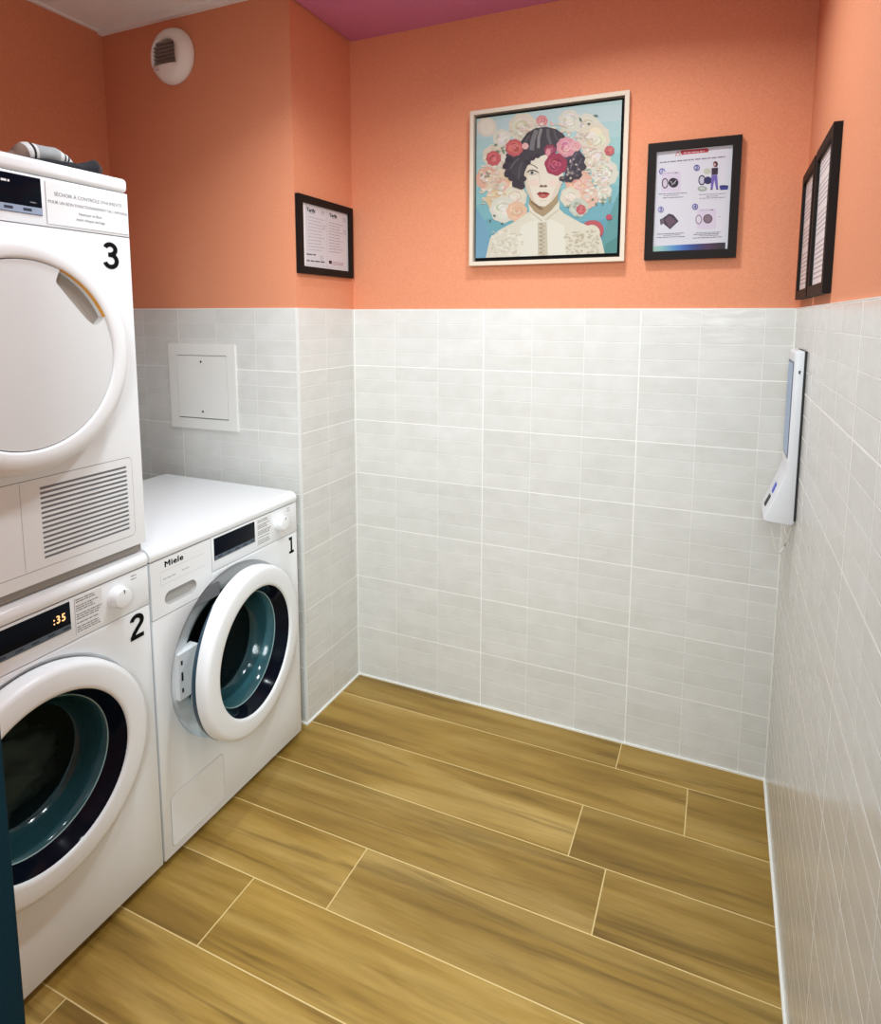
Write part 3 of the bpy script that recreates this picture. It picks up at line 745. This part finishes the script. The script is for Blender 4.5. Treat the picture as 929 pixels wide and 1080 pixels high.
for cx, cy, r, cl, sd in [(330, 250, 72, cream, 1), (420, 215, 28, [(222, 140, 140), (230, 160, 158), (206, 116, 122)], 2), (555, 215, 55, ivory, 3), (640, 240, 62, ivory, 4), (672, 300, 78, cream, 5),
                          (690, 400, 66, cream, 6), (725, 470, 66, ivory, 7), (190, 390, 58, cream, 8), (225, 300, 44, ivory, 9), (250, 430, 60, cream, 10), (160, 500, 60, blush, 11), (230, 530, 74, [(232, 206, 172), (240, 218, 188), (220, 188, 150), (226, 178, 150)], 12),
                          (290, 590, 58, cream, 13), (200, 600, 52, [(226, 196, 150), (234, 208, 170), (212, 178, 130)], 14), (235, 650, 66, ivory, 15), (300, 660, 50, [(232, 190, 158), (238, 202, 174), (222, 172, 140)], 16),
                          (600, 520, 66, blush, 17), (640, 590, 56, [(230, 186, 164), (238, 200, 180), (218, 168, 146)], 18), (560, 590, 50, cream, 19), (720, 560, 40, ivory, 20), (600, 640, 46, [(200, 204, 186), (214, 216, 200), (184, 192, 172)], 21)]:
    a.rose(cx, cy, r, cl, sd)
for k in range(420):
    r = random.Random(900+k); an = r.uniform(-.35, PI+.35); q = r.uniform(.62, 1.0)
    x, y = 440-330*q*math.cos(an)*.98, 520-300*q*math.sin(an)
    if y > 690 or (y > 600 and 350 < x < 540): continue
    c = [(236, 222, 200), (228, 206, 180), (238, 230, 216), (226, 190, 168), (214, 212, 192), (232, 200, 186), (206, 196, 170)][k % 7]
    a.ell(x, y, r.uniform(5, 15), r.uniform(3, 8), c, 9, .12, 3, r.random()*6)
a.rose(187, 400, 36, coral, 30); a.rose(748, 362, 24, coral, 31); a.rose(612, 650, 24, coral, 32); a.ell(747, 687, 15, 14, (196, 70, 92))
for k in range(26):
    r = random.Random(k); x, y = [(215, 330), (150, 470), (195, 690), (580, 620), (690, 620), (740, 600), (640, 210), (560, 660)][k % 8]
    x += r.uniform(-30, 30); y += r.uniform(-30, 30); an = r.uniform(0, 6.3); l = r.uniform(14, 30)
    a.poly([(x, y), (x+l*.5*math.cos(an)+6*math.sin(an), y+l*.5*math.sin(an)-6*math.cos(an)), (x+l*math.cos(an), y+l*math.sin(an)), (x+l*.5*math.cos(an)-6*math.sin(an), y+l*.5*math.sin(an)+6*math.cos(an))], [(118, 138, 112), (150, 160, 130), (96, 120, 108), (170, 176, 150)][k % 4])
a.ell(668, 750, 54, 48, (196, 84, 92)); a.ell(664, 765, 40, 40, (226, 216, 192))
# blouse
a.poly([(150, 900), (172, 790), (215, 752), (300, 705), (362, 660), (380, 640), (500, 640), (530, 670), (610, 715), (690, 748), (712, 800), (726, 872)], (226, 218, 196))
a.poly([(300, 890), (320, 730), (395, 700), (470, 700), (530, 730), (540, 880)], (234, 228, 210))
for k in range(190):
    r = random.Random(100+k)
    x, y = (r.uniform(180, 330), r.uniform(750, 885)) if k % 2 else (r.uniform(535, 700), r.uniform(750, 870))
    a.ell(x, y, r.uniform(4, 10), r.uniform(3, 7), [(208, 196, 168), (238, 232, 216), (196, 182, 156), (214, 202, 180)][k % 4], 7)
a.poly([(402, 715), (446, 712), (452, 880), (404, 884)], (206, 194, 168))
for k in range(16): a.ell(424+6*((k % 2)*2-1), 722+k*10, 9, 5, [(170, 156, 130), (188, 176, 150)][k % 2], 9)
# neck
a.poly([(362, 590), (358, 635), (390, 664), (428, 686), (462, 660), (500, 620), (500, 570)], (176, 150, 112))
a.poly([(362, 590), (372, 620), (410, 650), (430, 655), (410, 625)], (140, 108, 78))
a.poly([(356, 620), (368, 690), (424, 716), (430, 690), (388, 664)], (232, 224, 204)); a.poly([(508, 606), (506, 670), (440, 712), (428, 690), (468, 655)], (228, 220, 198))
for k in range(9): a.ell(366+k*7, 662+k*5.5, 5, 4, (204, 192, 164), 8); a.ell(500-k*7, 655+k*5.5, 5, 4, (204, 192, 164), 8)
# face
a.poly([(332, 440), (336, 500), (346, 560), (372, 606), (410, 634), (438, 636), (470, 612), (500, 572), (520, 520), (528, 450), (500, 400), (440, 380), (370, 385)], (234, 222, 202))
a.poly([(332, 440), (336, 500), (346, 560), (372, 606), (392, 622), (372, 570), (354, 500), (350, 430)], (222, 204, 180))
a.poly([(520, 520), (500, 572), (470, 612), (455, 622), (480, 560), (505, 505)], (224, 208, 186))
a.ell(380, 520, 28, 18, (238, 212, 194)); a.ell(475, 520, 26, 18, (238, 214, 196))
# hair: bob with curls
a.poly([(325, 310), (350, 275), (390, 252), (440, 245), (490, 256), (525, 280), (545, 310), (520, 345), (470, 370), (430, 385), (400, 395), (372, 410), (350, 440), (338, 470), (334, 500), (338, 540), (310, 548), (290, 535), (278, 505), (255, 490), (240, 470), (248, 450), (236, 430), (250, 405), (246, 380), (285, 360)], (74, 68, 74))
a.poly([(520, 340), (560, 330), (600, 355), (625, 390), (628, 430), (612, 470), (590, 500), (560, 505), (540, 518), (525, 505), (535, 470), (540, 420)], (80, 72, 86))
for cx, cy, r in [(258, 478, 20), (246, 440, 16), (300, 525, 24), (320, 535, 20), (278, 495, 20), (262, 410, 20), (330, 500, 18), (590, 480, 26), (615, 440, 22), (556, 500, 20), (610, 400, 22), (575, 430, 34), (375, 400, 14), (352, 420, 16), (400, 388, 14), (520, 500, 16)]:
    a.ell(cx, cy, r, r*.85, (66, 58, 68), 14, .05, 5)
for x0, y0, x1, y1, w, c in [(395, 262, 372, 360, 22, (124, 120, 122)), (418, 255, 405, 350, 14, (140, 136, 136)), (450, 256, 465, 330, 14, (104, 100, 104)), (480, 262, 505, 320, 9, (92, 88, 92)), (360, 290, 318, 370, 10, (96, 90, 94)), (338, 315, 290, 395, 6, (90, 84, 90)), (310, 400, 270, 450, 7, (104, 98, 104)), (325, 420, 310, 500, 6, (98, 92, 98)), (590, 370, 560, 450, 8, (104, 94, 112)), (615, 400, 590, 470, 6, (100, 92, 106))]:
    a.line([(x0, y0), ((x0+x1)/2-6, (y0+y1)/2), (x1, y1)], w, c)
# eye, brow, nose, mouth
a.line([(342, 432), (365, 428), (388, 438), (402, 450)], 4, (84, 64, 58))
a.ell(375, 466, 24, 9, (196, 176, 158)); a.ell(376, 471, 19, 7, (226, 220, 208)); a.ell(374, 470, 8, 8, (98, 116, 112)); a.ell(374, 470, 4, 4, (30, 28, 30))
a.line([(350, 470), (362, 459), (380, 457), (400, 466), (408, 474)], 5, (52, 42, 44)); a.line([(356, 476), (374, 481), (396, 476)], 2.5, (120, 98, 88))
a.line([(404, 470), (410, 500), (414, 525)], 4, (218, 200, 176)); a.poly([(408, 538), (418, 528), (430, 534), (442, 528), (450, 538), (440, 543), (430, 540), (418, 543)], (136, 104, 82))
a.poly([(396, 575), (412, 563), (424, 567), (430, 564), (446, 566), (462, 574), (445, 580), (428, 578), (412, 580)], (150, 48, 50)); a.poly([(400, 577), (428, 580), (460, 576), (446, 592), (428, 597), (412, 592)], (198, 92, 84))
a.line([(412, 606), (430, 609), (446, 605)], 3, (214, 196, 172))
# flowers in the hair
a.rose(288, 348, 42, coral, 41); a.rose(341, 340, 16, [(236, 180, 176), (242, 196, 190), (228, 164, 160)], 42)
a.rose(462, 362, 30, [(150, 60, 88), (170, 80, 104), (128, 44, 74), (214, 130, 146)], 43); a.ell(452, 372, 12, 20, (226, 146, 156))
a.rose(540, 345, 48, pink, 44); a.rose(585, 340, 26, [(232, 168, 172), (240, 186, 188), (214, 140, 150)], 45)
for k in range(30):
    r = random.Random(300+k); a.ell(545+r.uniform(-40, 60), 440+r.uniform(-40, 60), r.uniform(4, 9), r.uniform(3, 7), [(150, 136, 128), (196, 178, 162), (176, 150, 146), (120, 104, 104)][k % 4], 8)
a.rose(490, 430, 54, deep, 46)
a.build('print', ap)

# ---- instruction poster
pp, fp_ = picture_frame('framed_poster', 'black framed laundry instruction sheet with red banner and four pictures', 'poster', (1.2018, AY, 1.8188), (1, 0, 0), .2625, .3495, .0245, .024, FRAMEB)
m = MB(); m.plate([(-.108, -.151), (.108, -.151), (.108, .151), (-.108, .151)], [], fp_, .002, .012); m.build('backing_board', PAPER, pp, smooth=False)
p = Art([(152, 203), (710, 153), (680, 920), (128, 940)], .2135, .3005, fp_, .0122)
p.rect(100, 120, 730, 960, (232, 230, 240))
p.poly([(325, 196), (335, 190), (520, 176), (535, 184), (530, 206), (350, 222), (335, 226)], (206, 34, 56)); p.dashes(350, 500, 209, 9, -.075, (240, 190, 196), 3)
p.poly([(285, 232), (308, 194), (330, 228)], (206, 60, 60)); p.poly([(293, 228), (308, 203), (323, 226)], (240, 236, 240))
p.dashes(175, 655, 280, 9, -.085, (138, 128, 150), 4)
def ring_no(cx, cy, ch, al):
    c1 = (92, 84, 170) if al else (140, 140, 200)
    p.ell(cx, cy, 23, 24, c1); p.ell(cx, cy, 16, 17, (214, 212, 240)); 
    return cx, cy, ch
nums = [ring_no(193, 345, '1', 1), ring_no(447, 320, '2', 1), ring_no(186, 626, '3', 0), ring_no(438, 606, '4', 1)]
def mini_washer(x, y, c, dark):
    p.rect(x, y, x+140, y+150, (228, 214, 236)); p.dashes(x+20, x+90, y+14, 7, -.06, (196, 182, 206), x); p.dashes(x+95, x+125, y+10, 6, -.06, (96, 86, 110), x+1)
mini_washer(190, 345, 0, 1); p.ell(215, 432, 24, 38, (52, 30, 56)); p.ell(215, 432, 17, 30, (226, 206, 226)); p.ell(277, 428, 37, 36, (40, 22, 44)); p.line([(255, 415), (272, 440), (298, 410)], 6, (206, 190, 210)); p.line([(262, 446), (290, 428)], 5, (180, 166, 190))
# poster 2: person with basket
p.ell(486, 410, 26, 38, (44, 24, 60)); p.ell(486, 410, 18, 29, (206, 200, 222)); p.ell(530, 412, 30, 28, (36, 24, 92)); p.ell(525, 345, 28, 22, (206, 210, 190)); p.ell(490, 473, 36, 20, (170, 178, 172)); p.ell(488, 470, 22, 9, (206, 212, 204))
p.poly([(556, 375), (598, 370), (606, 472), (590, 474), (578, 410), (566, 474), (550, 476)], (118, 92, 190)); p.poly([(556, 322), (604, 318), (602, 368), (556, 374)], (50, 16, 44)); p.ell(584, 294, 18, 22, (72, 24, 46)); p.ell(578, 297, 9, 13, (216, 160, 150)); p.rect(550, 474, 566, 482, (50, 30, 60)); p.rect(592, 472, 608, 480, (50, 30, 60))
p.poly([(614, 452), (682, 450), (676, 480), (622, 484)], (44, 42, 150)); p.ell(648, 454, 33, 7, (30, 30, 110))
# 3: folded garment
p.poly([(200, 690), (245, 655), (280, 665), (318, 712), (255, 772), (205, 730), (185, 742), (178, 700)], (72, 52, 74)); p.poly([(215, 700), (250, 672), (302, 712), (252, 760)], (108, 76, 96)); p.poly([(185, 705), (205, 692), (210, 726), (190, 738)], (112, 96, 112))
mini_washer(455, 620, 0, 0); p.ell(466, 700, 24, 36, (150, 120, 148)); p.ell(466, 700, 17, 28, (232, 222, 234)); p.ell(533, 695, 35, 35, (118, 88, 106)); p.ell(533, 695, 24, 24, (140, 112, 126)); p.dashes(610, 628, 680, 5, 0, (170, 160, 180), 9)
for k, (x0, x1, y) in enumerate([(170, 380, 512), (205, 320, 524), (200, 350, 540), (465, 665, 517), (520, 610, 530), (470, 655, 545), (160, 360, 808), (205, 330, 818), (155, 365, 834), (445, 630, 800), (430, 620, 812), (470, 610, 822), (425, 640, 838)]):
    p.dashes(x0, x1, y, 5.5, -.045, [(120, 110, 132), (150, 142, 160)][k % 2], k+20)
cols = [(176, 214, 196), (150, 204, 204), (110, 176, 216), (70, 140, 214), (44, 100, 190), (40, 66, 150), (62, 44, 110), (80, 36, 84), (60, 26, 50), (36, 20, 34)]
for k in range(40):
    u = k/39*(len(cols)-1); i0 = min(int(u), len(cols)-2); f = u-i0; c = tuple(int(round(cols[i0][q]*(1-f)+cols[i0+1][q]*f)) for q in range(3))
    x0 = 128+k*13.4; p.poly([(x0, 898-k*.72), (x0+13.6, 897.3-k*.72), (x0+13.6, 940.4-k*.6), (x0, 941-k*.6)], c)
p.build('print', pp)
pr = bpy.data.objects[-1] if False else [o for o in pp.children if o.name.startswith('print')][0]
for cx, cy, ch in nums:
    x, y = p.pt(cx, cy); text_obj('step_number', ch, .0165, fp_, x, y, .0152, mat('print_92_84_170', srgb(92, 84, 170)), pr, bold=.0003)

# ---- notice on the pier
FR = (0, 1, 0)
pf, ff_ = picture_frame('framed_notice', 'black framed two-column notice on the terracotta pier above the tiles', 'notice', (-T, -.1788, 1.7392), (0, 1, 0), .3336, .259, .0245, .0145, FRAMEB)
m = MB(); m.plate([(-.1435, -.107), (.1435, -.107), (.1435, .107), (-.1435, .107)], [], ff_, .001, .006); m.build('backing_board', PAPER, pf, smooth=False)
fs_ = lambda a, b, d: ff_(a+.0105, b+.002, d)
q = Art([(197, 205), (608, 320), (617, 857), (210, 815)], .264, .2080, fs_, .0062)
q.rect(190, 190, 640, 900, (240, 236, 242)); q.line([(410, 262), (414, 838)], 2, (206, 200, 208))
SL = .26
for k in range(11):
    y = 340+k*32
    q.dashes(232, 232+(130 if k % 3 else 160), y, 5, SL*(1-k*.07), (168, 156, 172), k+50)
for k in range(11):
    y = 396+k*28
    q.dashes(430, 430+(110 if k % 3 else 135), y, 5, SL*(1-k*.06), (160, 146, 164), k+80)
for x0, x1, y, h in ((215, 305, 704, 12), (215, 390, 766, 12)): q.dashes(x0, x1, y, h, .08, (96, 88, 104), y)
q.poly([(432, 762), (460, 766), (460, 796), (432, 792)], (70, 30, 44)); 
for k in range(3): q.dashes(470, 570, 778+k*12, 5, .06, (206, 150, 168), k+120)
for x, y in ((372, 308), (386, 440), (578, 375), (584, 490), (362, 735)):
    q.line([(x-8, y-14), (x+10, y-10), (x+8, y+22), (x-10, y+18), (x-8, y-14)], 3, (120, 110, 130))
q.build('print', pf)
qp = [o for o in pf.children if o.name.startswith('print')][0]
for cx, cy, tx in ((256, 282, 'Tarifs'), (472, 336, 'Tarifs')):
    x, y = q.pt(cx, cy); text_obj('title_text', tx, .017, fs_, x, y, .0068, DECAL, qp, bold=.0005, sx=1.15, space=1.08)
    x, y = q.pt(cx+10, cy+25); text_obj('subtitle_text', 'laverie', .008, fs_, x, y, .0068, INKL, qp, sx=1.2)

# ---- two notices on the right wall
for nm_, lab, y0, y1, seed in (('framed_notice', 'black framed notice on the right wall, nearer the viewer of the pair', -.596, -.331, 1), ('framed_notice', 'black framed notice on the right wall, tucked in by the back corner', -.306, -.047, 2)):
    t, fr = picture_frame(nm_, lab, 'notice', (W+T, (y0+y1)/2, 1.6845), (0, -1, 0), abs(y1-y0), .3380, .0235, .0165, FRAMEB, 'pair of notices on the right wall')
    hw_ = abs(y1-y0)/2-.02
    m = MB(); m.plate([(-hw_, -.147), (hw_, -.147), (hw_, .147), (-hw_, .147)], [], fr, .001, .009)
    bb = m.build('notice_sheet', mat('notice_paper', (.80, .74, .74), .4), t, smooth=False)
    m = MB(); rn = random.Random(seed)
    for k in range(24):
        if k in (3, 9, 15): continue
        text_lines(m, fr, -hw_+.012, hw_-.012-rn.uniform(0, .05),   .130-k*.0112, .0032, .0092, 0, k+seed*40)
    m.build('notice_print', mat('notice_ink', (.38, .33, .36), .7), bb, smooth=False)

# ------------------------------------------------------------------ wall terminal
tm = thing('payment_terminal', 'slim white wall-mounted terminal with blue screen and angled card reader lip', 'terminal', (W, -.2525, .93))
ya, yb = -.0775, .0775
oz = .93
side = [(-.0035, 1.382), (-.022, 1.382), (-.0262, 1.378), (-.0268, 1.37), (-.0268, 1.080), (-.032, 1.062), (-.0525, 1.000), (-.0695, .958), (-.0725, .948), (-.070, .942), (-.012, .9385), (-.0035, .944)]
m = MB(); k = len(side)
m.add([(x, ya, z-oz) for x, z in side]+[(x, yb, z-oz) for x, z in side], [tuple(range(k)), tuple(range(k, 2*k))[::-1]]+[(i, k+i, k+(i+1) % k, (i+1) % k) for i in range(k)])
hs = m.build('housing', mat('terminal_white', (.73, .74, .77), .4, spec=.3), tm, bevel=.003, seg=3)
MB().box(-.0055, 0, ya-.0015, yb+.0015, .951-oz, 1.3835-oz).build('rear_gasket', mat('black_gasket', (.01, .01, .012), .6), tm, bevel=.001, seg=1)
FT = frame_at((0, 0, 0), (0, -1, 0), (0, 0, 1))
m = MB(); m.plate([(-.066, 1.128-oz), (-.052, 1.108-oz), (.058, 1.108-oz), (.066, 1.118-oz), (.066, 1.356-oz), (-.066, 1.356-oz)], [], FT, .026, .0278)
scn = m.build('screen_bezel', mat('navy_bezel', (.01, .02, .07), .3), tm, smooth=False)
m = MB(); m.plate([(-.061, 1.130-oz), (-.049, 1.113-oz), (.054, 1.113-oz), (.061, 1.121-oz), (.061, 1.351-oz), (-.061, 1.351-oz)], [], FT, .0272, .0282)
m.build('screen', mat('blue_screen', srgb(90, 110, 140), .25, emit=srgb(118, 146, 184), estr=.3), scn, smooth=False)
MB().box(-.0165, -.0125, ya-.0008, ya+.002, 1.327-oz, 1.335-oz).build('side_slot', DARK, tm, smooth=False)
def on_lip(u0, u1, y0, y1, d):          # sloped face from (-.0325,1.062) to (-.0695,.958)
    A = Vector((-.0525, 0, 1.000-oz)); B = Vector((-.0695, 0, .958-oz)); C0 = Vector((-.032, 0, 1.062-oz))
    def P(u):
        return C0.lerp(A, u/.6) if u < .6 else A.lerp(B, (u-.6)/.4)
    n = Vector((-.93, 0, .37))
    out = []
    for dd_ in (d, d+.002):
        for u in (u0, u1):
            for y in (y0, y1): out.append(tuple(P(u)+n*dd_+Vector((0, y, 0))))
    return out
for nm_, u0, u1, y0, y1, m_ in (('blue_button', .32, .56, -.016, .008, mat('blue_button', srgb(40, 60, 190), .3)), ('card_slot', .66, .93, -.012, .016, DARK)):
    v = on_lip(u0, u1, y0, y1, 0)
    MB().add(v, [(0, 1, 3, 2), (4, 6, 7, 5), (0, 4, 5, 1), (2, 3, 7, 6), (0, 2, 6, 4), (1, 5, 7, 3)]).build(nm_, m_, tm, smooth=False)
pth = []
for k in range(17):
    u = k/16; pth.append((-.056+.053*u, -.058+.008*u, .0095-.082*math.sin(PI*u**.9)))
m = MB(); m.tube(pth, .003, 10); m.build('cable', mat('white_cable', (.72, .71, .66), .5), tm)

# ------------------------------------------------------------------ light
def area(name, loc, size, power, col=(1, .95, .88), spread=180, rot=(0, 0, 0), shape='DISK'):
    l = bpy.data.lights.new(name, 'AREA'); l.shape = shape; l.size = size; l.energy = power; l.color = col; l.spread = math.radians(spread)
    o = bpy.data.objects.new(name, l); COL.objects.link(o); o.location = loc; o.rotation_euler = rot; return o
LC = (.89, 1, 1.02)
area('downlight', (.95, -.62, HA-.004), .16, 9.5, LC, 150)
area('downlight', (.85, -1.35, HA-.004), .16, 6, LC, 165)
area('downlight', (.30, -.88, HA-.004), .12, 6, (.84, .98, 1.05), 125)
area('corridor_fill', (1.45, -2.95, 2.0), 1.0, 60, LC, 180, (math.radians(68), 0, math.radians(14)))  # added fill from behind the camera, stands for no actual lamp
wd = bpy.data.worlds.new('World'); SC.world = wd; wd.use_nodes = True
wd.node_tree.nodes['Background'].inputs[0].default_value = (.92, .94, 1, 1); wd.node_tree.nodes['Background'].inputs[1].default_value = .6

# ------------------------------------------------------------------ camera
F, CX, CY = 666.665, 471.504, 413.667
yaw, pitch, roll = .411183, .117837, .003012
fw = Vector((-math.sin(yaw)*math.cos(pitch), math.cos(yaw)*math.cos(pitch), -math.sin(pitch)))
rt = Vector((math.cos(yaw), math.sin(yaw), 0)); up = rt.cross(fw)
rt, up = rt*math.cos(roll)+up*math.sin(roll), up*math.cos(roll)-rt*math.sin(roll)
cam = bpy.data.cameras.new('camera'); co = bpy.data.objects.new('camera', cam); COL.objects.link(co)
M = Matrix.Identity(4)
for i in range(3): M[i][0] = rt[i]; M[i][1] = up[i]; M[i][2] = -fw[i]
M.translation = Vector((1.31227, -2.10841, 1.46344)); co.matrix_world = M
cam.sensor_fit = 'HORIZONTAL'; cam.sensor_width = 36; cam.lens = 36*F/929
cam.shift_x = (464.5-CX)/929; cam.shift_y = (CY-540)/929
cam.clip_start = .01
SC.camera = co
vs = SC.view_settings
vs.view_transform = 'Standard'; vs.look = 'None'; vs.gamma = 1; vs.exposure = -.08; vs.use_curve_mapping = False
